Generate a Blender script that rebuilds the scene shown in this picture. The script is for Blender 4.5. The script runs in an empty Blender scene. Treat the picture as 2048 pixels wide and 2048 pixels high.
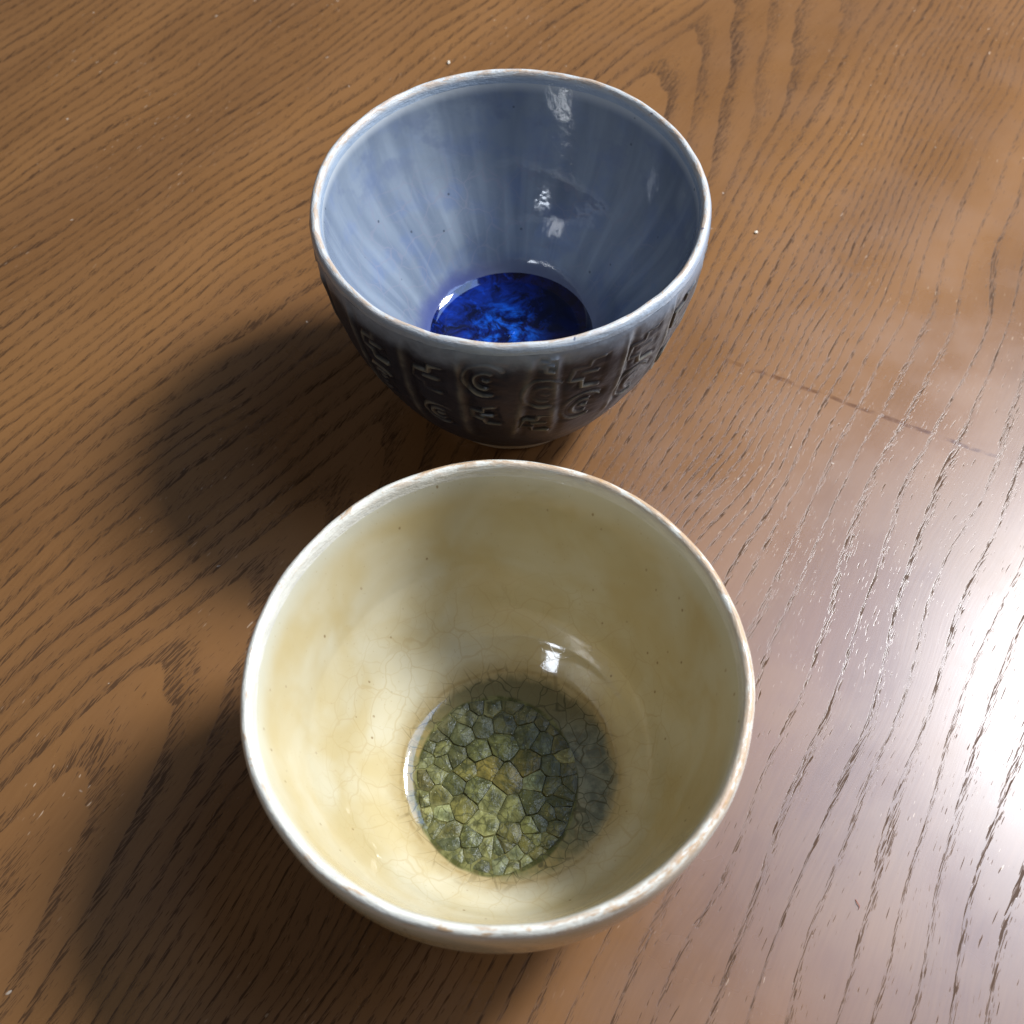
import bpy, math, random
import numpy as np
from mathutils import Matrix, Vector

random.seed(7)
rng = np.random.default_rng(7)
scene = bpy.context.scene
col = scene.collection
CM = 0.01

# ------------------------------------------------------------------ camera
cam_d = bpy.data.cameras.new('camera')
cam = bpy.data.objects.new('camera', cam_d)
col.objects.link(cam)
PITCH, ROLL, CAM_H = 1.0055, -0.0163, 32.327
_fw = Vector((0, math.cos(PITCH), -math.sin(PITCH)))
_up = Vector((0, math.sin(PITCH), math.cos(PITCH)))
_rt = Vector((1, 0, 0))
_x = _rt * math.cos(ROLL) + _up * math.sin(ROLL)
_y = -_rt * math.sin(ROLL) + _up * math.cos(ROLL)
_z = -_fw
cam.matrix_world = Matrix(((_x.x, _y.x, _z.x, 0), (_x.y, _y.y, _z.y, 0),
                           (_x.z, _y.z, _z.z, CAM_H * CM), (0, 0, 0, 1)))
cam_d.sensor_width = 36
cam_d.lens = 36 * 2209 / 2048
cam_d.clip_start = 0.01
cam_d.clip_end = 50
cam_d.dof.use_dof = True
cam_d.dof.focus_distance = 0.335
cam_d.dof.aperture_fstop = 20
scene.camera = cam

# ------------------------------------------------------------------ light
world = bpy.data.worlds.new('World')
scene.world = world
world.use_nodes = True
wb = world.node_tree.nodes['Background']
wb.inputs[0].default_value = (1.0, 0.90, 0.76, 1)
wb.inputs[1].default_value = 0.10


def area(name, target, az, el, dist, sx, sy, power, color):
    """a rectangular window light, az from +x towards +y, el above the table"""
    d = bpy.data.lights.new(name, 'AREA')
    d.shape = 'RECTANGLE'
    d.size, d.size_y = sx, sy
    d.energy = power
    d.color = color
    o = bpy.data.objects.new(name, d)
    col.objects.link(o)
    a, e = math.radians(az), math.radians(el)
    v = Vector((math.cos(e) * math.cos(a), math.cos(e) * math.sin(a), math.sin(e)))
    t = Vector(target) * CM
    o.location = t + v * dist
    o.rotation_euler = v.to_track_quat('Z', 'Y').to_euler()
    return o


area('window_light', (0, 18, 5), 26, 47, 1.60, 0.30, 0.35, 52.0, (0.93, 0.955, 0.97))
area('window_sky_light', (0, 18, 0), 26, 59, 1.45, 0.90, 0.78, 15.0, (0.40, 0.60, 1.0))
area('low_window_light', (0, 18, 5), 10, 21, 1.3, 0.45, 0.36, 8.0, (0.80, 0.86, 1.0))
area('back_window_light', (1, 22, 4), 241, 34, 1.6, 0.20, 0.14, 2.6, (0.80, 0.88, 1.0))

scene.view_settings.view_transform = 'Standard'
scene.view_settings.look = 'None'
scene.view_settings.exposure = 0
scene.view_settings.gamma = 1


# ------------------------------------------------------------------ node helper
class NT:
    def __init__(self, name):
        self.m = bpy.data.materials.new(name)
        self.m.use_nodes = True
        self.t = self.m.node_tree
        self.b = self.t.nodes['Principled BSDF']
        self.out = self.t.nodes['Material Output']

    def put(self, sock, v):
        if v is None:
            return
        if isinstance(v, bpy.types.NodeSocket):
            self.t.links.new(v, sock)
        elif isinstance(v, (tuple, list)):
            if len(v) == 3 and sock.type == 'RGBA':
                v = tuple(v) + (1,)
            sock.default_value = v
        else:
            sock.default_value = v

    def math(self, op, a, b=None, c=None, clamp=False):
        n = self.t.nodes.new('ShaderNodeMath')
        n.operation = op
        n.use_clamp = clamp
        self.put(n.inputs[0], a)
        self.put(n.inputs[1], b)
        self.put(n.inputs[2], c)
        return n.outputs[0]

    def coord(self, scale=100.0):
        n = self.t.nodes.new('ShaderNodeTexCoord')
        return self.vmul(n.outputs['Object'], (scale, scale, scale))

    def vmul(self, v, s):
        n = self.t.nodes.new('ShaderNodeVectorMath')
        n.operation = 'MULTIPLY'
        self.put(n.inputs[0], v)
        self.put(n.inputs[1], s)
        return n.outputs[0]

    def vadd(self, v, s):
        n = self.t.nodes.new('ShaderNodeVectorMath')
        n.operation = 'ADD'
        self.put(n.inputs[0], v)
        self.put(n.inputs[1], s)
        return n.outputs[0]

    def sep(self, v):
        n = self.t.nodes.new('ShaderNodeSeparateXYZ')
        self.put(n.inputs[0], v)
        return n.outputs

    def comb(self, x, y, z):
        n = self.t.nodes.new('ShaderNodeCombineXYZ')
        self.put(n.inputs[0], x)
        self.put(n.inputs[1], y)
        self.put(n.inputs[2], z)
        return n.outputs[0]

    def noise(self, v, scale=1, detail=3, rough=0.55, dist=0.0, color=False):
        n = self.t.nodes.new('ShaderNodeTexNoise')
        self.put(n.inputs['Vector'], v)
        n.inputs['Scale'].default_value = scale
        n.inputs['Detail'].default_value = detail
        n.inputs['Roughness'].default_value = rough
        n.inputs['Distortion'].default_value = dist
        return n.outputs['Color' if color else 'Fac']

    def voro(self, v, scale=1, feature='DISTANCE_TO_EDGE', rnd=1.0, out='Distance'):
        n = self.t.nodes.new('ShaderNodeTexVoronoi')
        n.feature = feature
        self.put(n.inputs['Vector'], v)
        n.inputs['Scale'].default_value = scale
        n.inputs['Randomness'].default_value = rnd
        return n.outputs[out]

    def ss(self, x, a, b, lo=0.0, hi=1.0):
        """smoothstep from a to b (a may be larger than b)"""
        n = self.t.nodes.new('ShaderNodeMapRange')
        n.interpolation_type = 'SMOOTHSTEP'
        self.put(n.inputs[0], x)
        if a <= b:
            vals = (a, b, lo, hi)
        else:
            vals = (b, a, hi, lo)
        for i, q in enumerate(vals):
            n.inputs[i + 1].default_value = q
        return n.outputs[0]

    def mix(self, f, a, b, mode='MIX'):
        n = self.t.nodes.new('ShaderNodeMix')
        n.data_type = 'RGBA'
        n.blend_type = mode
        n.clamp_factor = True
        self.put(n.inputs[0], f)
        self.put(n.inputs[6], a)
        self.put(n.inputs[7], b)
        return n.outputs[2]

    def bump(self, h, strength, dist, normal=None):
        n = self.t.nodes.new('ShaderNodeBump')
        n.inputs['Strength'].default_value = strength
        n.inputs['Distance'].default_value = dist
        self.put(n.inputs['Height'], h)
        if normal is not None:
            self.put(n.inputs['Normal'], normal)
        return n.outputs[0]

    def attr(self, name, out='Fac'):
        n = self.t.nodes.new('ShaderNodeAttribute')
        n.attribute_name = name
        return n.outputs[out]

    def set(self, **k):
        for key, v in k.items():
            self.put(self.b.inputs[key.replace('_', ' ')], v)


POOL = (0.24, -0.12)      # the hollow of the cream bowl sits a little off its axis


# ------------------------------------------------------------------ materials
def wood_material():
    n = NT('stained_oak')
    P = n.coord()
    x, y, z = n.sep(P)
    al = math.radians(58)
    u = n.math('ADD', n.math('MULTIPLY', x, math.cos(al)), n.math('MULTIPLY', y, math.sin(al)))
    w = n.math('SUBTRACT', n.math('MULTIPLY', x, math.sin(al)), n.math('MULTIPLY', y, math.cos(al)))
    # the growth lines wander
    wob = n.noise(n.comb(n.math('MULTIPLY', u, 0.055), n.math('MULTIPLY', w, 0.13), 3.1), 1, 2, 0.5)
    wob2 = n.noise(n.comb(n.math('MULTIPLY', u, 0.22), n.math('MULTIPLY', w, 0.5), 8.4), 1, 2, 0.5)
    w2 = n.math('ADD', w, n.math('ADD', n.math('MULTIPLY', n.math('SUBTRACT', wob, 0.5), 3.4),
                                 n.math('MULTIPLY', n.math('SUBTRACT', wob2, 0.5), 0.26)))

    def ramp(v, at, e):
        q = n.math('SUBTRACT', v, at)
        r = n.math('SQRT', n.math('ADD', n.math('MULTIPLY', q, q), e * e))
        return n.math('MULTIPLY', n.math('ADD', q, r), 0.5)

    q = n.math('SUBTRACT', w2, -16.6)
    hyp = n.math('SQRT', n.math('ADD', n.math('MULTIPLY', q, q), 2.0 * 2.0))
    S = n.math('MULTIPLY', hyp, 1.75)
    S = n.math('ADD', S, n.math('MULTIPLY', ramp(w2, -11.5, 1.0), 1.7))
    S = n.math('SUBTRACT', S, n.math('MULTIPLY', ramp(w2, -3.8, 1.2), 2.50))
    # rings of uneven width
    S = n.math('ADD', S, n.math('MULTIPLY', n.noise(n.comb(n.math('MULTIPLY', w2, 0.55), 0.3, 2.2), 1, 2, 0.6), 1.5))
    g = n.ss(w2, -7.0, -15.0, 0.07, 0.26)
    S = n.math('ADD', S, n.math('MULTIPLY', u, g))
    ph = n.math('FRACT', S)
    ph = n.math('MULTIPLY', ph, n.ss(w2, -6.0, -1.0, 1.0, 2.4))
    cell = n.math('FLOOR', S)
    wn = n.t.nodes.new('ShaderNodeTexWhiteNoise')
    wn.noise_dimensions = '1D'
    n.put(wn.inputs['W'], cell)
    ringk = n.math('ADD', 0.45, n.math('MULTIPLY', wn.outputs['Value'], 0.55))
    patch = n.ss(n.noise(n.comb(n.math('MULTIPLY', u, 0.16), n.math('MULTIPLY', w, 0.35), 4.0), 1, 3, 0.6), 0.30, 0.62, 0.60, 1.0)
    ringk = n.math('MULTIPLY', ringk, patch)
    # early wood: a band of open pores, sharp on one side and fading on the other
    band = n.math('MULTIPLY', n.math('MULTIPLY', n.ss(ph, 0.0, 0.06), n.ss(ph, 0.62, 0.14)), ringk)
    bandw = n.math('MULTIPLY', n.ss(ph, 0.0, 0.05), n.ss(ph, 0.95, 0.10))
    # pores: short dashes along the grain
    p1 = n.noise(n.comb(n.math('MULTIPLY', u, 1.7), n.math('MULTIPLY', w2, 21.0), 1.7), 1, 1, 0.4)
    p2 = n.noise(n.comb(n.math('MULTIPLY', u, 2.6), n.math('MULTIPLY', w2, 36.0), 5.3), 1, 1, 0.4)
    thr = n.math('SUBTRACT', 0.735, n.math('MULTIPLY', band, 0.27))
    pore1 = n.ss(n.math('SUBTRACT', p1, thr), -0.015, 0.05)
    thr2 = n.math('SUBTRACT', 0.78, n.math('MULTIPLY', bandw, 0.25))
    pore2 = n.ss(n.math('SUBTRACT', p2, thr2), -0.01, 0.06)
    pore = n.math('MAXIMUM', pore1, n.math('MULTIPLY', pore2, 0.75), clamp=True)
    # tone
    fib = n.noise(n.comb(n.math('MULTIPLY', u, 0.6), n.math('MULTIPLY', w2, 9.0), 2.0), 1, 4, 0.6)
    big = n.noise(n.comb(n.math('MULTIPLY', u, 0.05), n.math('MULTIPLY', w, 0.16), 6.0), 1, 3, 0.5)
    c = n.mix(fib, (0.108, 0.046, 0.0150), (0.168, 0.078, 0.0275))
    c = n.mix(n.math('MULTIPLY', n.ss(big, 0.35, 0.68), 0.7), c, (0.200, 0.092, 0.0305))
    c = n.mix(n.math('MULTIPLY', band, 0.30), c, (0.070, 0.033, 0.014))
    c = n.mix(n.math('MULTIPLY', pore, 0.70), c, (0.032, 0.017, 0.010))
    # worn specks where the stain has gone from the pores
    sp = n.noise(n.comb(n.math('MULTIPLY', u, 2.2), n.math('MULTIPLY', w2, 12.0), 9.0), 1, 1, 0.5)
    spm = n.noise(P, 0.16, 2, 0.5)
    spk = n.math('MULTIPLY', n.ss(sp, 0.70, 0.76), n.ss(spm, 0.50, 0.66))
    c = n.mix(n.math('MULTIPLY', spk, 0.65), c, (0.42, 0.30, 0.20))
    # dust
    dd = n.voro(n.vadd(P, n.vmul(n.noise(P, 1.0, 2, 0.5, 0, True), (1.2, 1.2, 0))), 0.75, 'F1')
    du = n.math('MULTIPLY', n.ss(dd, 0.050, 0.028), n.ss(n.noise(P, 0.35, 2), 0.48, 0.58))
    c = n.mix(n.math('MULTIPLY', du, 0.6), c, (0.50, 0.42, 0.33))
    # the long thin stain across the grain
    ax, ay, bx, by = 8.95, 26.8, 17.3, 22.5
    L = math.hypot(bx - ax, by - ay)
    dx, dy = (bx - ax) / L, (by - ay) / L
    sx_ = n.math('SUBTRACT', x, ax)
    sy_ = n.math('SUBTRACT', y, ay)
    along = n.math('ADD', n.math('MULTIPLY', sx_, dx), n.math('MULTIPLY', sy_, dy))
    acr = n.math('ADD', n.math('MULTIPLY', sx_, -dy), n.math('MULTIPLY', sy_, dx))
    acr = n.math('ABSOLUTE', n.math('ADD', acr, n.math('MULTIPLY', n.math('SUBTRACT', n.noise(P, 0.7, 2), 0.5), 0.25)))
    sc = n.math('MULTIPLY', n.ss(acr, 0.12, 0.04), n.math('MULTIPLY', n.ss(along, -1.5, 1.0), n.ss(along, L + 0.2, L - 0.2)))
    sc = n.math('MULTIPLY', sc, n.ss(n.noise(P, 1.6, 3), 0.32, 0.55))
    c = n.mix(n.math('MULTIPLY', sc, 0.85), c, (0.085, 0.032, 0.010))
    n.set(Base_Color=c)
    # varnish: hazy, finger-marked
    sm = n.noise(P, 0.22, 4, 0.6)
    rough = n.math('ADD', n.ss(sm, 0.32, 0.68, 0.25, 0.36), n.math('MULTIPLY', pore, 0.2))
    rough = n.math('SUBTRACT', rough, n.math('MULTIPLY', sc, 0.05))
    n.set(Roughness=rough)
    n.put(n.b.inputs['Specular IOR Level'], n.math('SUBTRACT', 0.52, n.math('MULTIPLY', pore, 0.42)))
    h = n.math('SUBTRACT', n.math('MULTIPLY', fib, 0.12), pore)
    n.set(Normal=n.bump(h, 0.15, 0.0004))
    return n.m


def cream_material():
    n = NT('cream_glaze')
    P = n.coord()
    x, y, z = n.sep(P)
    r = n.math('SQRT', n.math('ADD', n.math('MULTIPLY', x, x), n.math('MULTIPLY', y, y)))
    # cloudy patches where the glaze is thick
    cl = n.noise(n.vadd(P, (3.0, 1.0, 0)), 0.42, 3, 0.5, 0.4)
    c = n.mix(n.ss(cl, 0.34, 0.72), (0.436, 0.347, 0.178), (0.485, 0.427, 0.288))
    # thin glaze near the lip is whiter
    c = n.mix(n.ss(z, 6.3, 7.4), c, (0.50, 0.47, 0.355))
    # iron specks
    sv = n.comb(n.math('MULTIPLY', x, 1.0), n.math('MULTIPLY', y, 1.0), n.math('MULTIPLY', z, 0.55))
    d1 = n.voro(sv, 2.3, 'F1')
    spk = n.ss(d1, 0.115, 0.05)
    keep = n.ss(n.noise(P, 2.1, 1), 0.42, 0.52)
    c = n.mix(n.math('MULTIPLY', n.math('MULTIPLY', spk, keep), 0.75), c, (0.20, 0.13, 0.055))
    d2 = n.voro(sv, 5.0, 'F1')
    c = n.mix(n.math('MULTIPLY', n.ss(d2, 0.13, 0.06), 0.35), c, (0.35, 0.26, 0.13))
    # fine crackle low in the bowl
    pw = n.vadd(P, n.vmul(n.noise(P, 0.9, 2, 0.5, 0, True), (0.8, 0.8, 0.8)))
    e = n.voro(pw, 0.85)
    e2 = n.voro(n.vadd(pw, (7, 3, 1)), 1.5)
    low = n.ss(z, 4.6, 2.2)
    crk = n.math('MULTIPLY', n.math('MAXIMUM', n.ss(e, 0.025, 0.006), n.math('MULTIPLY', n.ss(e2, 0.03, 0.008), 0.6)), low)
    c = n.mix(n.math('MULTIPLY', crk, 0.32), c, (0.36, 0.26, 0.11))
    # the glaze turns brown and green where it ran together at the bottom
    rn = n.math('ADD', r, n.math('MULTIPLY', n.math('SUBTRACT', n.noise(P, 1.4, 3), 0.5), 0.35))
    inside = n.ss(z, 2.2, 1.9)
    px = n.math('SUBTRACT', x, POOL[0])
    py = n.math('SUBTRACT', y, POOL[1])
    rp = n.math('SQRT', n.math('ADD', n.math('MULTIPLY', px, px), n.math('MULTIPLY', py, py)))
    rn = n.math('ADD', rp, n.math('MULTIPLY', n.math('SUBTRACT', n.noise(P, 1.6, 4, 0.6), 0.5), 0.5))
    br = n.math('MULTIPLY', n.ss(rn, 3.75, 3.15), inside)
    c = n.mix(n.math('MULTIPLY', br, 0.72), c, (0.30, 0.215, 0.085))
    side = n.ss(n.math('ADD', n.math('MULTIPLY', px, 0.93), n.math('MULTIPLY', py, 0.35)), 0.2, 2.2)  # right side greyed in colour for the window's hazy reflection
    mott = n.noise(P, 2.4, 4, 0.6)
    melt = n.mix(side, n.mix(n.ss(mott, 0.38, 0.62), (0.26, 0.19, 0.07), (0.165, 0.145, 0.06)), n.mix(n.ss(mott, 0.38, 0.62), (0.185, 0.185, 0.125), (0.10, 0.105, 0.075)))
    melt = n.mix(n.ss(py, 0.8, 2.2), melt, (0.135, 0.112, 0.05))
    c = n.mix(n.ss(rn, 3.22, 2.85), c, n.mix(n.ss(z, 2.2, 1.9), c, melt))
    # a brown line where the run stopped, and the dark edge of the glass
    rl = n.math('ADD', rp, n.math('MULTIPLY', n.math('SUBTRACT', n.noise(P, 0.9, 2), 0.5), 0.16))
    line = n.math('MULTIPLY', n.math('MULTIPLY', n.ss(rl, 3.12, 3.20), n.ss(rl, 3.30, 3.21)), inside)
    c = n.mix(n.math('MULTIPLY', n.math('MULTIPLY', line, n.ss(mott, 0.35, 0.6)), 0.40), c, (0.17, 0.105, 0.03))
    lx = n.math('ADD', px, 0.42)
    ly = n.math('MULTIPLY', n.math('ADD', py, 0.28), 0.885)
    rlens = n.math('SQRT', n.math('ADD', n.math('MULTIPLY', lx, lx), n.math('MULTIPLY', ly, ly)))
    rlens = n.math('ADD', rlens, n.math('MULTIPLY', n.math('SUBTRACT', n.noise(P, 1.1, 3), 0.5), 0.14))
    lens = n.math('MULTIPLY', n.ss(rlens, 2.45, 2.36), inside)
    c = n.mix(lens, c, n.mix(n.ss(mott, 0.4, 0.62), (0.055, 0.055, 0.016), (0.15, 0.14, 0.05)))
    # the ring is crazed as well
    ce = n.voro(n.vadd(pw, (2, 5, 0)), 1.9)
    c = n.mix(n.math('MULTIPLY', n.math('MULTIPLY', n.ss(ce, 0.04, 0.008), n.ss(rn, 3.2, 2.9)), n.math('MULTIPLY', inside, 0.75)), c, (0.05, 0.045, 0.02))
    # fine cracks crossing that ring
    ang = n.math('ARCTAN2', py, px)
    rc = n.voro(n.comb(n.math('MULTIPLY', ang, 7.0), n.math('MULTIPLY', rp, 1.3), 0.0), 1.0)
    rcm = n.math('MULTIPLY', n.math('MULTIPLY', n.ss(rc, 0.030, 0.008), n.ss(rn, 3.7, 3.1)), inside)
    c = n.mix(n.math('MULTIPLY', rcm, 0.40), c, (0.12, 0.085, 0.035))
    n.set(Base_Color=c)
    n.set(Roughness=n.ss(n.noise(P, 1.2, 3), 0.3, 0.7, 0.07, 0.12))
    n.b.inputs['Specular IOR Level'].default_value = 0.5
    h = n.math('ADD', n.math('MULTIPLY', n.noise(P, 0.8, 3, 0.5), 0.7), n.math('MULTIPLY', n.noise(P, 9.0, 2), 0.012))
    h = n.math('SUBTRACT', h, n.math('MULTIPLY', crk, 0.03))
    n.set(Normal=n.bump(h, 0.07, 0.003))
    return n.m


def rim_material(name, base, lip_z, blue=False):
    n = NT(name)
    P = n.coord()
    x, y, z = n.sep(P)
    ang = n.math('ARCTAN2', y, x)
    tv = n.comb(n.math('MULTIPLY', ang, 6.0), n.math('MULTIPLY', n.attr('across'), 5.0), 0.0)
    nz = n.noise(tv, 1.3, 4, 0.65)
    c = n.mix(n.ss(n.noise(tv, 0.9, 3), 0.4, 0.65), base, tuple(0.88 * q for q in base))
    # bare brown clay showing along the crest
    crest = n.attr('crest')
    side = n.ss(n.math('COSINE', n.math('SUBTRACT', ang, 0.35)), -0.7, 0.9)
    lo = 0.465 if not blue else 0.48
    thr = n.math('SUBTRACT', nz, n.math('MULTIPLY', n.math('SUBTRACT', side, 0.6), 0.10 if not blue else 0.02))
    brown = n.math('MULTIPLY', n.ss(nz if blue else n.math('ADD', nz, n.math('MULTIPLY', n.math('SUBTRACT', side, 0.6), 0.16)), lo, lo + 0.07), crest)
    tint = n.mix(n.noise(tv, 3.0, 2), (0.26, 0.11, 0.028), (0.44, 0.26, 0.10))
    c = n.mix(n.math('MULTIPLY', brown, 0.85 if not blue else 0.6), c, tint)
    fine = n.noise(P, 5.5, 3, 0.6)
    c = n.mix(n.math('MULTIPLY', n.math('MULTIPLY', n.ss(fine, 0.60, 0.66), crest), n.ss(n.noise(P, 0.8, 2), 0.45, 0.62, 0.05, 0.65)), c, (0.44, 0.25, 0.10))
    d = n.voro(n.vadd(P, n.vmul(n.noise(P, 3.0, 2, 0.5, 0, True), (0.3, 0.3, 0.3))), 1.3, 'F1')
    c = n.mix(n.math('MULTIPLY', n.ss(d, 0.085, 0.03), 0.8), c, (0.10, 0.055, 0.03) if not blue else (0.035, 0.04, 0.09))
    if blue:
        # the glaze thickens and goes back to grey-blue away from the crest
        c = n.mix(n.ss(crest, 0.75, 0.05), c, n.mix(n.noise(P, 2.0, 3), (0.20, 0.25, 0.32), (0.33, 0.38, 0.43)))
    n.set(Base_Color=c)
    n.set(Roughness=n.math('ADD', 0.26, n.math('MULTIPLY', brown, 0.3)))
    n.b.inputs['Coat Weight'].default_value = 0.4
    n.b.inputs['Coat Roughness'].default_value = 0.12
    n.set(Normal=n.bump(n.math('ADD', nz, n.math('MULTIPLY', fine, 0.35)), 0.4, 0.0012))
    return n.m


def blue_inside_material():
    n = NT('grey_blue_glaze')
    P = n.coord()
    x, y, z = n.sep(P)
    ang = n.math('ARCTAN2', y, x)
    r = n.math('SQRT', n.math('ADD', n.math('MULTIPLY', x, x), n.math('MULTIPLY', y, y)))
    # runs of glaze down the wall
    st = n.noise(n.comb(n.math('MULTIPLY', ang, 5.0), n.math('MULTIPLY', z, 0.16), 2.0), 1.0, 2, 0.45, 0.2)
    st2 = n.noise(n.comb(n.math('MULTIPLY', ang, 11.0), n.math('MULTIPLY', z, 0.25), 7.0), 1.0, 2, 0.5)
    cl = n.noise(P, 0.7, 3, 0.55)
    c = n.mix(n.ss(st, 0.34, 0.66), (0.128, 0.155, 0.196), (0.185, 0.217, 0.256))
    c = n.mix(n.math('MULTIPLY', n.ss(cl, 0.46, 0.68), 0.50), c, (0.112, 0.150, 0.250))
    c = n.mix(n.math('MULTIPLY', n.ss(st2, 0.50, 0.70), 0.28), c, (0.245, 0.280, 0.32))
    # dark blotches in a line below the rim
    bl = n.noise(n.comb(n.math('MULTIPLY', ang, 4.5), n.math('MULTIPLY', z, 0.9), 4.0), 1.0, 3, 0.6)
    bm = n.math('MULTIPLY', n.ss(bl, 0.50, 0.66), n.math('MULTIPLY', n.ss(z, 6.0, 7.4), n.ss(z, 8.6, 8.0)))
    c = n.mix(n.math('MULTIPLY', bm, 0.6), c, (0.115, 0.14, 0.20))
    c = n.mix(n.ss(z, 8.35, 8.75), c, (0.38, 0.40, 0.41))
    # crackle
    pw = n.vadd(P, n.vmul(n.noise(P, 0.8, 2, 0.5, 0, True), (0.9, 0.9, 0.9)))
    e = n.voro(pw, 0.9)
    e2 = n.voro(n.vadd(pw, (4, 9, 2)), 1.7)
    crk = n.math('MULTIPLY', n.math('MAXIMUM', n.ss(e, 0.03, 0.006), n.math('MULTIPLY', n.ss(e2, 0.03, 0.006), 0.5)), n.ss(z, 7.6, 5.6))
    c = n.mix(n.math('MULTIPLY', crk, 0.45), c, (0.19, 0.19, 0.23))
    # specks
    d1 = n.voro(P, 1.15, 'F1')
    c = n.mix(n.math('MULTIPLY', n.ss(d1, 0.07, 0.035), 0.8), c, (0.05, 0.06, 0.08))
    # darkening glaze into the pool
    rn = n.math('ADD', r, n.math('MULTIPLY', n.math('SUBTRACT', n.noise(P, 1.6, 4), 0.5), 0.35))
    lowm = n.ss(z, 4.0, 3.5)
    c = n.mix(n.math('MULTIPLY', n.ss(rn, 3.45, 2.95), lowm), c, (0.115, 0.125, 0.175))
    left = n.math('MULTIPLY', n.math('MULTIPLY', n.ss(rn, 3.5, 2.95), lowm), n.ss(x, -0.2, -1.8))
    c = n.mix(n.math('MULTIPLY', left, 0.7), c, (0.03, 0.045, 0.16))
    n.set(Base_Color=c)
    n.set(Roughness=n.ss(n.noise(P, 1.2, 3), 0.3, 0.7, 0.07, 0.12))
    n.b.inputs['Specular IOR Level'].default_value = 0.5
    h = n.math('ADD', n.math('MULTIPLY', n.noise(P, 0.9, 3, 0.5), 0.8), n.math('MULTIPLY', st2, 0.10))
    n.set(Normal=n.bump(h, 0.12, 0.003))
    return n.m


def blue_outside_material():
    n = NT('dark_slate_glaze')
    P = n.coord()
    x, y, z = n.sep(P)
    ang = n.math('ARCTAN2', y, x)
    nz = n.noise(P, 1.3, 4, 0.6)
    c = n.mix(nz, (0.009, 0.012, 0.020), (0.036, 0.039, 0.053))
    ln = n.attr('line')
    c = n.mix(n.math('MULTIPLY', ln, n.ss(n.noise(P, 2.2, 3), 0.25, 0.6, 0.20, 0.95)), c, (0.25, 0.235, 0.185))
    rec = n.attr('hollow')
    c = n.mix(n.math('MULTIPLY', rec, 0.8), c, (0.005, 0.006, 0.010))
    # paler running glaze under the lip
    edge = n.math('ADD', z, n.math('MULTIPLY', n.math('SUBTRACT', n.noise(n.comb(n.math('MULTIPLY', ang, 5), z, 0), 1.2, 4, 0.6), 0.5), 1.1))
    c = n.mix(n.ss(edge, 7.75, 8.75), c, n.mix(n.noise(P, 1.8, 3), (0.10, 0.125, 0.16), (0.27, 0.31, 0.37)))
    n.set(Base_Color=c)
    n.set(Roughness=n.ss(nz, 0.3, 0.7, 0.30, 0.40))
    n.b.inputs['Specular IOR Level'].default_value = 0.20
    n.b.inputs['Coat Weight'].default_value = 0.0
    n.b.inputs['Coat Roughness'].default_value = 0.22
    h = n.math('ADD', n.noise(P, 1.1, 3, 0.5), n.math('MULTIPLY', n.noise(P, 12.0, 2), 0.03))
    n.set(Normal=n.bump(h, 0.3, 0.002))
    return n.m


def clay_material(name, a, b):
    n = NT(name)
    P = n.coord()
    c = n.mix(n.noise(P, 2.5, 4, 0.6), a, b)
    d = n.voro(P, 3.0, 'F1')
    c = n.mix(n.math('MULTIPLY', n.ss(d, 0.14, 0.08), 0.5), c, tuple(0.35 * q for q in a))
    n.set(Base_Color=c, Roughness=0.75)
    n.set(Normal=n.bump(n.noise(P, 14, 3), 0.4, 0.0006))
    return n.m


def blue_pool_material():
    n = NT('cobalt_glass')
    P = n.coord()
    x, y, z = n.sep(P)
    f = n.noise(P, 0.95, 6, 0.68, 0.9)
    f2 = n.noise(n.vadd(P, (5, 2, 0)), 2.6, 5, 0.65, 0.6)
    c = n.mix(n.ss(f, 0.36, 0.72), (0.002, 0.003, 0.016), (0.004, 0.022, 0.20))
    # bright threads of blue that meet near the middle
    cx = n.math('ADD', x, 0.05)
    cy = n.math('ADD', y, -0.15)
    rr = n.math('SQRT', n.math('ADD', n.math('MULTIPLY', cx, cx), n.math('MULTIPLY', cy, cy)))
    core = n.math('MULTIPLY', n.ss(rr, 1.9, 0.1), n.ss(n.math('ADD', f, n.math('MULTIPLY', f2, 0.5)), 0.68, 0.98))
    c = n.mix(core, c, (0.012, 0.17, 0.78))
    c = n.mix(n.math('MULTIPLY', n.ss(f2, 0.54, 0.72), 0.5), c, (0.006, 0.045, 0.36))
    dk = n.math('MULTIPLY', n.ss(x, 0.0, 1.6), 0.85)  # right half painted darker, standing in for the shade there
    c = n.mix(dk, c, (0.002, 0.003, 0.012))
    n.set(Base_Color=c, Roughness=0.06)
    n.b.inputs['Specular IOR Level'].default_value = 0.5
    return n.m


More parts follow.
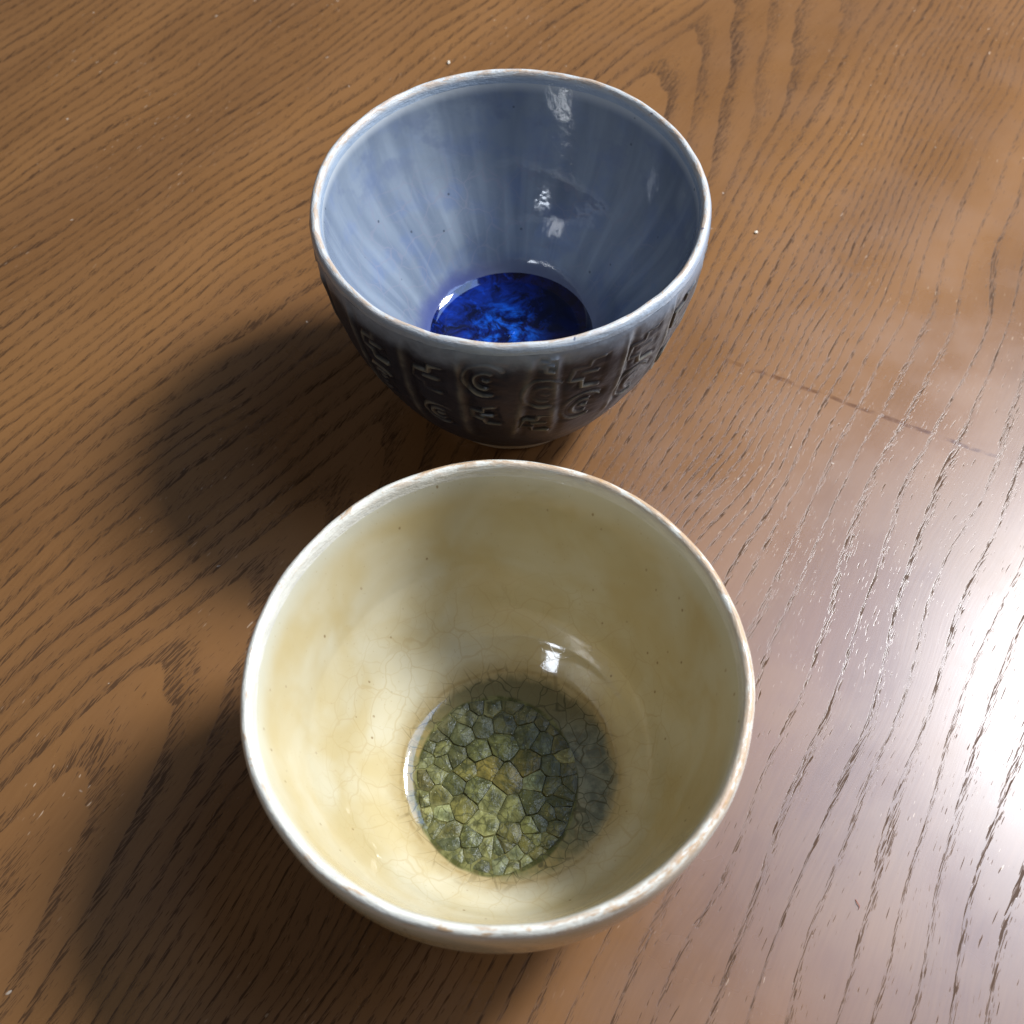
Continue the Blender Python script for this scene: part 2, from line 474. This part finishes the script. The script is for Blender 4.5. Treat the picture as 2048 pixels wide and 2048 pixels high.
def chip_material():
    n = NT('green_crackle_glass')
    P = n.coord()
    tone = n.attr('tone', 'Color')
    k = n.noise(P, 2.3, 5, 0.62, 0.8)
    c = n.mix(n.ss(k, 0.34, 0.60), n.mix(0.72, tone, (0.02, 0.022, 0.008)), tone)
    e = n.voro(n.vadd(P, n.vmul(n.noise(P, 2.0, 2, 0.5, 0, True), (0.5, 0.5, 0.5))), 2.1)
    c = n.mix(n.math('MULTIPLY', n.ss(e, 0.06, 0.01), 0.6), c, (0.025, 0.026, 0.008))
    rim = n.attr('edge')
    c = n.mix(n.math('MULTIPLY', n.math('MAXIMUM', rim, 0.0), 0.55), c, (0.03, 0.032, 0.012))
    c = n.mix(n.math('MULTIPLY', n.math('MAXIMUM', n.math('MULTIPLY', rim, -1.0), 0.0), 0.55), c, (0.36, 0.34, 0.15))  # negative edge values paint pale glints along some pieces
    deep = n.noise(n.vadd(P, (1.3, 4.0, 0)), 1.0, 5, 0.6, 1.2)
    c = n.mix(n.math('MULTIPLY', n.ss(deep, 0.47, 0.66), 0.72), c, (0.040, 0.044, 0.014))
    sp = n.voro(P, 7.0, 'F1')
    c = n.mix(n.math('MULTIPLY', n.ss(sp, 0.12, 0.06), 0.5), c, (0.6, 0.58, 0.4))
    n.set(Base_Color=c, Roughness=0.35)
    n.b.inputs['Specular IOR Level'].default_value = 0.22
    n.set(Normal=n.bump(n.noise(P, 4.0, 4, 0.6), 0.5, 0.0012))
    # the melted glass closes over the broken pieces in one level skin
    n.b.inputs['Coat Weight'].default_value = 0.8
    n.b.inputs['Coat Roughness'].default_value = 0.03
    n.put(n.b.inputs['Coat Normal'], n.comb(0.0, 0.0, 1.0))
    return n.m


# ------------------------------------------------------------------ mesh helpers
def put(name, me, parent=None, mat=None):
    o = bpy.data.objects.new(name, me)
    col.objects.link(o)
    if parent is not None:
        o.parent = parent
    if mat is not None:
        me.materials.append(mat)
    return o


def thing(name, label, cat, loc):
    o = bpy.data.objects.new(name, None)
    o.empty_display_size = 0.03
    col.objects.link(o)
    o.location = Vector(loc) * CM
    o['label'] = label
    o['category'] = cat
    return o


def smooth_profile(pts, step):
    """Catmull-Rom through (r, z) points resampled at about `step` cm"""
    p = np.array(pts, float)
    p = np.vstack([2 * p[0] - p[1], p, 2 * p[-1] - p[-2]])
    out = []
    for i in range(1, len(p) - 2):
        n = max(2, int(np.hypot(*(p[i + 1] - p[i])) / step))
        for t in np.arange(n) / n:
            a, b, c, d = p[i - 1], p[i], p[i + 1], p[i + 2]
            out.append(0.5 * (2 * b + (c - a) * t + (2 * a - 5 * b + 4 * c - d) * t * t + (3 * b - a - 3 * c + d) * t ** 3))
    out.append(p[-2])
    return np.array(out)


def grid_normals(G):
    du = np.roll(G, -1, 1) - np.roll(G, 1, 1)
    dv = np.empty_like(G)
    dv[1:-1] = G[2:] - G[:-2]
    dv[0] = G[1] - G[0]
    dv[-1] = G[-1] - G[-2]
    nn = np.cross(du, dv)
    ln = np.linalg.norm(nn, axis=-1, keepdims=True)
    bad = ln[..., 0] < 1e-12
    nn = nn / np.maximum(ln, 1e-12)
    nn[bad] = (0, 0, 1)
    return nn


def grid_mesh(name, G, Nn, close=None, attrs=None):
    m, k = G.shape[:2]
    idx = np.arange(m * k).reshape(m, k)
    a = idx[:-1]
    b = idx[1:]
    F = np.stack([a, np.roll(a, -1, 1), np.roll(b, -1, 1), b], -1).reshape(-1, 4)
    V = (G * CM).reshape(-1, 3)
    me = bpy.data.meshes.new(name)
    me.vertices.add(len(V))
    me.vertices.foreach_set('co', V.astype(np.float32).ravel())
    me.loops.add(F.size)
    me.loops.foreach_set('vertex_index', F.astype(np.int32).ravel())
    me.polygons.add(len(F))
    me.polygons.foreach_set('loop_start', np.arange(0, F.size, 4, dtype=np.int32))
    me.update(calc_edges=True)
    me.validate()
    me.polygons.foreach_set('use_smooth', np.ones(len(me.polygons), bool))
    me.normals_split_custom_set_from_vertices(Nn.reshape(-1, 3).tolist())
    for nm, v in (attrs or {}).items():
        at = me.attributes.new(nm, 'FLOAT', 'POINT')
        at.data.foreach_set('value', v.astype(np.float32).ravel())
    return me


def wobble(G, rterms, zterms, zmax, shift, z0=0.5):
    """a hand-thrown bowl is never quite round or level"""
    r = np.hypot(G[..., 0], G[..., 1])
    th = np.arctan2(G[..., 1], G[..., 0])
    k = np.clip((G[..., 2] - z0) / (zmax - z0), 0, 1) ** 1.3
    f = sum(a * np.cos(n * th) + b * np.sin(n * th) for n, a, b in rterms)
    h = sum(a * np.cos(n * th) + b * np.sin(n * th) for n, a, b in zterms)
    s = 1 + k * f
    out = G.copy()
    out[..., 0] *= s
    out[..., 1] *= s
    kk = np.clip((G[..., 2] - zmax + 0.9) / 0.9, 0, 1) ** 2
    rr = np.random.default_rng(3)
    e = sum(rr.normal() * np.cos(n * th + rr.uniform(0, 6.3)) / 5 for n in range(11, 48, 3))
    out[..., 2] += k * h + kk * 0.016 * e
    out[..., 0] += kk * 0.012 * np.roll(e, 7, 1) * np.cos(th)
    out[..., 1] += kk * 0.012 * np.roll(e, 7, 1) * np.sin(th)
    out[..., 0] += k * shift[0]
    out[..., 1] += k * shift[1]
    return out


def spin(prof, n):
    th = np.arange(n) / n * 2 * np.pi
    return np.stack([prof[:, :1] * np.cos(th), prof[:, :1] * np.sin(th), np.repeat(prof[:, 1:2], n, 1)], -1)


# ------------------------------------------------------------------ table
def build_table():
    import bmesh
    bm = bmesh.new()
    bmesh.ops.create_cube(bm, size=1)
    for v in bm.verts:
        v.co = Vector((v.co.x * 1.5, v.co.y * 1.3, v.co.z * 0.03 - 0.015))
    bmesh.ops.bevel(bm, geom=[e for e in bm.edges], offset=0.003, segments=3, affect='EDGES')
    me = bpy.data.meshes.new('table_top')
    bm.to_mesh(me)
    bm.free()
    # object coordinates stay those of the place, so the origin is at the world origin
    me.transform(Matrix.Translation((0.05, 0.35, 0)))
    o = put('wooden_table', me, None, wood_material())
    o['label'] = 'brown stained oak table top with dark open grain under both bowls'
    o['category'] = 'table'


build_table()


# ------------------------------------------------------------------ blue bowl
BLUE = (0.083, 26.131, 0)
BK = [0.45, 1.2, 2.2, 3.5, 5.0, 6.5, 8.0]
BR = [3.147, 3.69, 4.359, 4.999, 5.556, 5.897, 6.09]


def segdist(S, T, pts, closed=False):
    d = np.full(S.shape, 9.0)
    for (ax, ay), (bx, by) in zip(pts[:-1], pts[1:]):
        vx, vy = bx - ax, by - ay
        q = np.clip(((S - ax) * vx + (T - ay) * vy) / (vx * vx + vy * vy + 1e-12), 0, 1)
        d = np.minimum(d, np.hypot(S - ax - q * vx, T - ay - q * vy))
    return d


def arc(r, a0, a1, sx=0.82, n=20):
    return [(sx * r * math.cos(math.radians(a)), r * math.sin(math.radians(a))) for a in np.linspace(a0, a1, n)]


STEP = [[(0.55, 0.85), (0.10, 0.78), (0.05, 0.42), (-0.50, 0.40), (-0.60, -0.30), (-0.12, -0.34), (-0.06, -0.78), (0.55, -0.86)],
        [(-0.12, 0.06), (0.40, 0.04)]]
SPIRAL = [arc(0.78, 40, 290), arc(0.40, 60, 285), [(-0.05, 0.05), (0.06, 0.0), (0.12, 0.02)]]


def stamps():
    L = []
    front = [(-43, 7.45, 'step', 0.75), (-44, 5.7, 'spiral', 0.8),
             (-25, 7.15, 'step', 0.8), (-24.0, 4.95, 'spiral', 0.85),
             (-7.8, 7.55, 'spiral', 1.0), (-9.0, 5.45, 'step', 0.7),
             (8.8, 6.75, 'spiral', 1.0), (7.0, 4.75, 'step', 0.75), (9.5, 8.25, 'step', 0.35),
             (21.0, 7.40, 'step', 0.85), (21.8, 5.45, 'spiral', 1.05),
             (40.0, 7.35, 'step', 0.85), (40.0, 5.6, 'spiral', 1.0)]
    L += front
    k = 0
    a = 59.0
    while a < 302:
        z1 = 7.4 + random.uniform(-0.2, 0.2)
        z2 = 5.4 + random.uniform(-0.3, 0.3)
        t = ('spiral', 'step') if k % 2 else ('step', 'spiral')
        L.append((a, z1, t[0], random.uniform(0.8, 1.0)))
        L.append((a + random.uniform(-1, 1), z2, t[1], random.uniform(0.8, 1.0)))
        k += 1
        a += 18.7
    return L


def build_blue():
    root = thing('blue_bowl', 'taller grey blue stoneware bowl with carved dark outside and cobalt glass bottom', 'bowl', BLUE)
    N = 360
    # full section from the foot to the middle of the floor
    foot = smooth_profile([(2.35, 0.55), (2.45, 0.12), (2.62, 0.0), (2.85, 0.0), (3.00, 0.08), (3.05, 0.25), (3.06, 0.45)], 0.04)
    wall = smooth_profile(list(zip([3.06] + BR[0:], [0.45] + [0.62] + BK[1:])) + [(6.115, 8.55), (6.10, 8.78)], 0.035)
    lip = smooth_profile([(6.10, 8.78), (6.075, 8.92), (6.02, 9.03), (5.94, 9.08), (5.86, 9.06), (5.80, 8.97), (5.765, 8.84), (5.74, 8.70)], 0.03)
    inner = smooth_profile([(5.74, 8.70), (5.62, 8.0), (5.44, 7.3), (5.17, 6.5), (4.84, 5.80), (4.42, 5.16), (4.04, 4.62), (3.70, 4.08), (3.46, 3.64), (3.22, 3.27), (3.00, 3.03), (2.86, 2.925)], 0.06)
    pool = smooth_profile([(2.86, 2.925), (2.70, 2.84), (2.45, 2.79), (1.8, 2.782), (1.0, 2.78), (0.02, 2.78)], 0.12)
    prof = np.vstack([foot[:-1], wall[:-1], lip[:-1], inner[:-1], pool])
    cuts = np.cumsum([0, len(foot) - 1, len(wall) - 1, len(lip) - 1, len(inner) - 1, len(pool) - 1])
    rterms = [(0, 0.0109, 0), (2, -0.0007, 0.0004), (3, 0, 0.0007), (4, -0.0014, 0.0004), (9, 0.0006, 0.0004)]
    zterms = [(2, -0.018, 0.009), (1, 0.0116, 0.0245), (7, 0.012, 0.003), (13, 0.004, -0.004)]
    shift = (0.0134, 0.0932)

    def part(name, i, mat, n=N, extra=None):
        a, b = cuts[i], cuts[i + 1]
        lo, hi = max(0, a - 2), min(len(prof), b + 3)
        G = wobble(spin(prof[lo:hi], n), rterms, zterms, 9.08, shift)
        at = {}
        if extra:
            G, at = extra(G)
        Nn = grid_normals(G)
        s, e = a - lo, b - lo + 1
        at = {k_: v[s:e] for k_, v in at.items()}
        return put(name, grid_mesh(name, G[s:e], Nn[s:e], attrs=at), root, mat)

    def carve(G):
        th = np.degrees(np.arctan2(G[..., 0], -G[..., 1]))      # 0 faces the camera side
        r = np.hypot(G[..., 0], G[..., 1])
        z = G[..., 2]
        line = np.zeros(z.shape)
        hollow = np.zeros(z.shape)
        h = np.zeros(z.shape)
        for (a, zc, kind, sc) in stamps():
            dth = (th - a + 180) % 360 - 180
            S = np.radians(dth) * r
            T = (z - zc)
            tilt = random.uniform(-0.12, 0.12)
            S, T = (S * math.cos(tilt) - T * math.sin(tilt)) / sc, (S * math.sin(tilt) + T * math.cos(tilt)) / sc
            near = (np.abs(S) < 1.25) & (np.abs(T) < 1.25)
            if not near.any():
                continue
            s_, t_ = S[near], T[near]
            d = np.min([segdist(s_, t_, pl) for pl in (STEP if kind == 'step' else SPIRAL)], 0) * sc
            wv = 0.055 + 0.025 * np.sin(3.1 * s_ + 2.3 * t_ + a)
            ln = np.clip(1.25 - d / (wv * 1.25), 0, 1)
            ln = ln * ln * (3 - 2 * ln)
            box = np.clip((0.95 - np.maximum(np.abs(s_) * 1.15, np.abs(t_))) / 0.22, 0, 1)
            # where the stamp was pressed only lightly it hardly shows
            press = np.clip(0.62 + 0.5 * np.sin(1.3 * a + 2.2 * s_) * np.cos(0.7 * a + 1.9 * t_), 0.12, 1)
            hol = box * np.clip(d / 0.12, 0, 1) * np.exp(-(d / 0.30) ** 2) * press
            h[near] += 0.055 * ln * press - 0.075 * hol
            line[near] = np.maximum(line[near], ln * press)
            hollow[near] = np.maximum(hollow[near], hol)
        fade = np.clip((z - 3.2) / 1.2, 0, 1) * np.clip((8.75 - z) / 0.5, 0, 1)
        for i, a in enumerate([-52, -33, -15.5, 2.3, 12.0, 32.8, 50] + list(np.arange(68, 300, 18.7))):
            lean = {2.3: 2.2, 12.0: -0.3, -33: 1.0}.get(a, 0.4)
            dth = (th - a - lean * (z - 6.0) / 2.0 + 180) % 360 - 180
            S = np.radians(dth) * r
            rid = np.exp(-(S / 0.11) ** 2) * (0.5 + 0.5 * np.sin(2.1 * z + a) ** 2)
            side = np.exp(-((S - 0.26) / 0.16) ** 2)
            h += fade * (0.045 * rid - 0.05 * side)
            line = np.maximum(line, 0.55 * rid * fade)
            hollow = np.maximum(hollow, 0.6 * side * fade)
        h += 0.02 * np.sin(np.radians(th) * 19 + 0.6 * z) * fade
        fz = np.clip((8.8 - z) / 0.25, 0, 1) * np.clip((z - 0.7) / 0.5, 0, 1)
        h *= fz
        out = G.copy()
        out[..., 0] += h * G[..., 0] / r
        out[..., 1] += h * G[..., 1] / r
        return out, {'line': np.clip(line, 0, 1), 'hollow': np.clip(hollow, 0, 1)}

    def crest(G):
        m = G.shape[0]
        t = np.linspace(0, 1, m)[:, None] * np.ones((1, G.shape[1]))
        return G, {'crest': np.clip(1 - np.abs(t - 0.52) / 0.30, 0, 1), 'across': t}

    part('foot_ring', 0, clay_material('bare_clay', (0.36, 0.27, 0.18), (0.46, 0.36, 0.25)))
    part('carved_wall', 1, blue_outside_material(), 1440, carve)
    part('rim', 2, rim_material('blue_bowl_rim', (0.46, 0.46, 0.44), 9.05, True), N, crest)
    part('inner_wall', 3, blue_inside_material())
    part('glass_pool', 4, blue_pool_material())


build_blue()

# ------------------------------------------------------------------ cream bowl
CREAM = (-0.415, 11.03, 0)
def clip_poly(poly, p, q):
    """keep the part of poly nearer to p than to q"""
    mx, my = (p[0] + q[0]) / 2, (p[1] + q[1]) / 2
    nx, ny = q[0] - p[0], q[1] - p[1]
    out = []
    for i in range(len(poly)):
        a, b = poly[i], poly[(i + 1) % len(poly)]
        da = (a[0] - mx) * nx + (a[1] - my) * ny
        db = (b[0] - mx) * nx + (b[1] - my) * ny
        if da <= 0:
            out.append(a)
        if (da < 0) != (db < 0):
            t = da / (da - db)
            out.append((a[0] + t * (b[0] - a[0]), a[1] + t * (b[1] - a[1])))
    return out


def build_cream():
    root = thing('cream_bowl', 'wider cream glazed bowl with green crackled glass pool in the foreground', 'bowl', CREAM)
    N = 384
    foot = smooth_profile([(2.5, 0.5), (2.6, 0.1), (2.75, 0.0), (3.0, 0.0), (3.15, 0.08), (3.2, 0.25), (3.22, 0.42)], 0.05)
    wall = smooth_profile([(3.22, 0.42), (3.40, 0.62), (4.25, 1.5), (5.15, 2.9), (5.75, 4.3), (6.06, 5.5), (6.17, 6.5), (6.20, 7.1), (6.19, 7.38)], 0.08)
    lip = smooth_profile([(6.19, 7.38), (6.17, 7.52), (6.12, 7.63), (6.04, 7.685), (5.95, 7.66), (5.89, 7.57), (5.85, 7.44), (5.82, 7.30)], 0.03)
    inner = smooth_profile([(5.82, 7.30), (5.68, 6.5), (5.42, 5.2), (5.12, 3.95), (4.78, 2.95), (4.46, 2.18), (4.12, 1.68), (3.79, 1.40), (3.46, 1.13), (3.24, 0.965), (3.05, 0.86), (2.75, 0.80),
                            (2.0, 0.77), (1.0, 0.76), (0.02, 0.76)], 0.07)
    prof = np.vstack([foot[:-1], wall[:-1], lip[:-1], inner])
    cuts = np.cumsum([0, len(foot) - 1, len(wall) - 1, len(lip) - 1, len(inner) - 1])
    rterms = [(0, 0.0098, 0), (2, -0.0005, 0.0012), (3, -0.0008, -0.0029), (4, 0.0005, 0.0018), (9, 0.0007, 0.0006), (14, 0.0004, -0.0004)]
    zterms = [(2, -0.033, 0.0221), (1, 0.0156, 0.0073), (7, 0.010, 0.004), (12, 0.006, -0.004)]
    shift = (-0.0062, 0.1035)

    def part(name, i, mat, extra=None):
        a, b = cuts[i], cuts[i + 1]
        lo, hi = max(0, a - 2), min(len(prof), b + 3)
        G = wobble(spin(prof[lo:hi], N), rterms, zterms, 7.68, shift)
        k = np.clip((4.0 - G[..., 2]) / 3.0, 0, 1)
        if i == 3:      # the hollow sits a little off centre
            G[..., 0] += POOL[0] * k
            G[..., 1] += POOL[1] * k
        at = {}
        if extra:
            G, at = extra(G)
        Nn = grid_normals(G)
        s, e = a - lo, b - lo + 1
        at = {k_: v[s:e] for k_, v in at.items()}
        return put(name, grid_mesh(name, G[s:e], Nn[s:e], attrs=at), root, mat)

    def crest(G):
        t = np.linspace(0, 1, G.shape[0])[:, None] * np.ones((1, G.shape[1]))
        return G, {'crest': np.clip(1 - np.abs(t - 0.42) / 0.30, 0, 1), 'across': t}

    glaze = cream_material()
    part('foot_ring', 0, clay_material('cream_bowl_clay', (0.45, 0.34, 0.22), (0.55, 0.44, 0.30)))
    part('outer_wall', 1, glaze)
    part('rim', 2, rim_material('cream_bowl_rim', (0.60, 0.57, 0.485), 7.6), crest)
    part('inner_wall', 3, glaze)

    # the broken glass in the bottom: every piece a mesh of its own
    mat = chip_material()
    R = 2.30
    LENS = (-0.42, -0.28)
    SQ = 1 / 0.885
    seeds = []
    tries = 0
    while len(seeds) < 72 and tries < 60000:
        tries += 1
        a, q = random.uniform(0, 2 * math.pi), math.sqrt(random.random()) * R
        p = (LENS[0] + q * math.cos(a), LENS[1] + SQ * q * math.sin(a))
        mind = (1.0 if q < 1.6 else 0.56) * random.uniform(0.40, 1.45)
        if all(math.hypot(p[0] - s[0], p[1] - s[1]) > mind for s in seeds):
            seeds.append(p)
    ring = [(LENS[0] + (2.34 + 0.05 * math.sin(3 * t + 1) + 0.03 * math.sin(7 * t)) * math.cos(t), LENS[1] + SQ * (2.34 + 0.05 * math.sin(3 * t + 1) + 0.03 * math.sin(7 * t)) * math.sin(t)) for t in np.linspace(0, 2 * math.pi, 49)[:-1]]
    pale = [(0.225, 0.235, 0.095), (0.205, 0.225, 0.105), (0.24, 0.23, 0.075), (0.185, 0.185, 0.055), (0.20, 0.175, 0.045)]
    for p in seeds:
        poly = ring
        for s in seeds:
            if s is not p and math.hypot(s[0] - p[0], s[1] - p[1]) < 2.6:
                poly = clip_poly(poly, p, s)
                if len(poly) < 3:
                    break
        if len(poly) < 3:
            continue
        c = np.mean(poly, 0)
        P = np.array(poly)
        size = np.sqrt(((P - c) ** 2).sum(1).mean())
        if size < 0.07:
            continue
        q = math.hypot(p[0] - LENS[0], (p[1] - LENS[1]) / SQ)
        # broken glass: long sides are a little crooked
        Q2 = []
        for i in range(len(P)):
            A, B = P[i], P[(i + 1) % len(P)]
            Q2.append(A)
            L_ = np.hypot(*(B - A))
            if L_ > 0.28:
                nrm = np.array((A[1] - B[1], B[0] - A[0])) / L_
                Q2.append((A + B) / 2 - nrm * random.uniform(-0.01, 0.035))
        P = np.array(Q2)
        tx, ty = random.uniform(-0.09, 0.09), random.uniform(-0.09, 0.09)
        zb = 0.768
        hk = random.uniform(0.5, 1.1)
        ek = random.choice((0.15, 0.3, 0.5, 0.8, 1.0, 0.4, -0.6))
        rings = [(f_, h_ * hk, e_ * ek) for f_, h_, e_ in [(1 - 0.008 / size, 0.0, 1.0), (1 - 0.03 / size, 0.05, 0.8), (max(0.2, 1 - 0.17 / size), 0.075, 0.05), (0.0, 0.092, 0.0)]]
        jit = np.array([random.uniform(0.86, 1.02) for _ in P])[:, None]
        verts, edge = [], []
        for f, hz, ed in rings:
            if f <= 0.0:
                verts.append((c[0], c[1], zb + hz + random.uniform(-.01, .02)))
                edge.append(ed)
                continue
            Q = c + (P - c) * f * (jit if f < 1 - 0.04 / size else 1)
            for v in Q:
                dz = (v[0] - c[0]) * tx + (v[1] - c[1]) * ty if hz > 0 else 0
                verts.append((v[0], v[1], zb + hz + dz))
                edge.append(ed)
        k = len(P)
        faces = []
        for i in range(k):
            j = (i + 1) % k
            faces.append((i, j, k + j, k + i))
            faces.append((k + i, k + j, 2 * k + j, 2 * k + i))
            faces.append((2 * k + i, 2 * k + j, 3 * k))
        V = [((v[0] + POOL[0]) * CM, (v[1] + POOL[1]) * CM, v[2] * CM) for v in verts]
        me = bpy.data.meshes.new('glass_piece')
        me.from_pydata(V, [], faces)
        me.update()
        tone = np.array(random.choice(pale)) * random.uniform(0.38, 1.05)
        if math.hypot(p[0] + 0.15, p[1] - 0.1) < 0.75 and random.random() < 0.6:
            tone = np.array((0.20, 0.155, 0.035)) * random.uniform(0.8, 1.1)
        if p[0] > 0.9:
            tone = 0.5 * tone + 0.5 * np.array((0.09, 0.085, 0.03))  # right-hand pieces toned down, shade put into their colour
        if p[1] > 1.1:
            tone = 0.45 * tone + 0.55 * np.array((0.10, 0.095, 0.045))
        if q > 1.95:
            tone = 0.8 * tone + 0.2 * np.array((0.24, 0.19, 0.08))
        ca = me.attributes.new('tone', 'FLOAT_COLOR', 'POINT')
        ca.data.foreach_set('color', np.tile(np.append(tone, 1.0), len(V)).astype(np.float32))
        ea = me.attributes.new('edge', 'FLOAT', 'POINT')
        ea.data.foreach_set('value', np.array(edge, np.float32))
        put('glass_piece', me, root, mat)


build_cream()


# ------------------------------------------------------------------ small bits on the table
def build_bits():
    import bmesh
    n = NT('crumb_matter')
    n.set(Base_Color=n.mix(n.noise(n.coord(), 20, 2), (0.62, 0.52, 0.38), (0.78, 0.70, 0.56)), Roughness=0.7)
    bm = bmesh.new()
    bmesh.ops.create_icosphere(bm, subdivisions=2, radius=0.0009)
    for v in bm.verts:
        v.co *= 1 + random.uniform(-0.25, 0.25)
        v.co.x *= 0.7
        v.co.z *= 0.7
    me = bpy.data.meshes.new('crumb')
    bm.to_mesh(me)
    bm.free()
    o = put('crumb', me, None, n.m)
    o.location = (-0.0262, 0.4538, 0.0006)
    o['label'] = 'tiny pale crumb on the table beyond the blue bowl rim'
    o['category'] = 'crumb'
    o['group'] = 'pale crumbs on the table'
    o2 = o.copy()
    col.objects.link(o2)
    o2.location = (0.1023, 0.3391, 0.0005)
    o2.rotation_euler = (0, 0, 1.9)
    o2.scale = (0.8, 0.8, 0.8)
    o2['label'] = 'tiny pale crumb on the table to the right of the blue bowl'
    # a short red thread
    n = NT('red_thread')
    n.set(Base_Color=n.mix(n.noise(n.coord(), 12, 2), (0.22, 0.05, 0.03), (0.36, 0.11, 0.07)), Roughness=0.8)
    bm = bmesh.new()
    TX, TY = 0.0953, 0.0735
    pts = [(TX, TY, .0002), (TX + .0003, TY - .0011, .0004), (TX + .0008, TY - .0020, .0004), (TX + .0005, TY - .0026, .0003), (TX + .0002, TY - .0029, .0002)]
    prev = None
    for i, p in enumerate(pts):
        rad = 0.00011 if i else 0.00007
        rg = [bm.verts.new((p[0] + rad * math.cos(t), p[1] + rad * 0.5 * math.cos(t), p[2] + rad * math.sin(t))) for t in np.linspace(0, 2 * math.pi, 7)[:-1]]
        if prev:
            for k in range(6):
                bm.faces.new((prev[k], prev[(k + 1) % 6], rg[(k + 1) % 6], rg[k]))
        prev = rg
    me = bpy.data.meshes.new('thread')
    bm.to_mesh(me)
    bm.free()
    o = put('thread', me, None, n.m)
    o['label'] = 'short red thread lying on the table right of the cream bowl'
    o['category'] = 'thread'


build_bits()
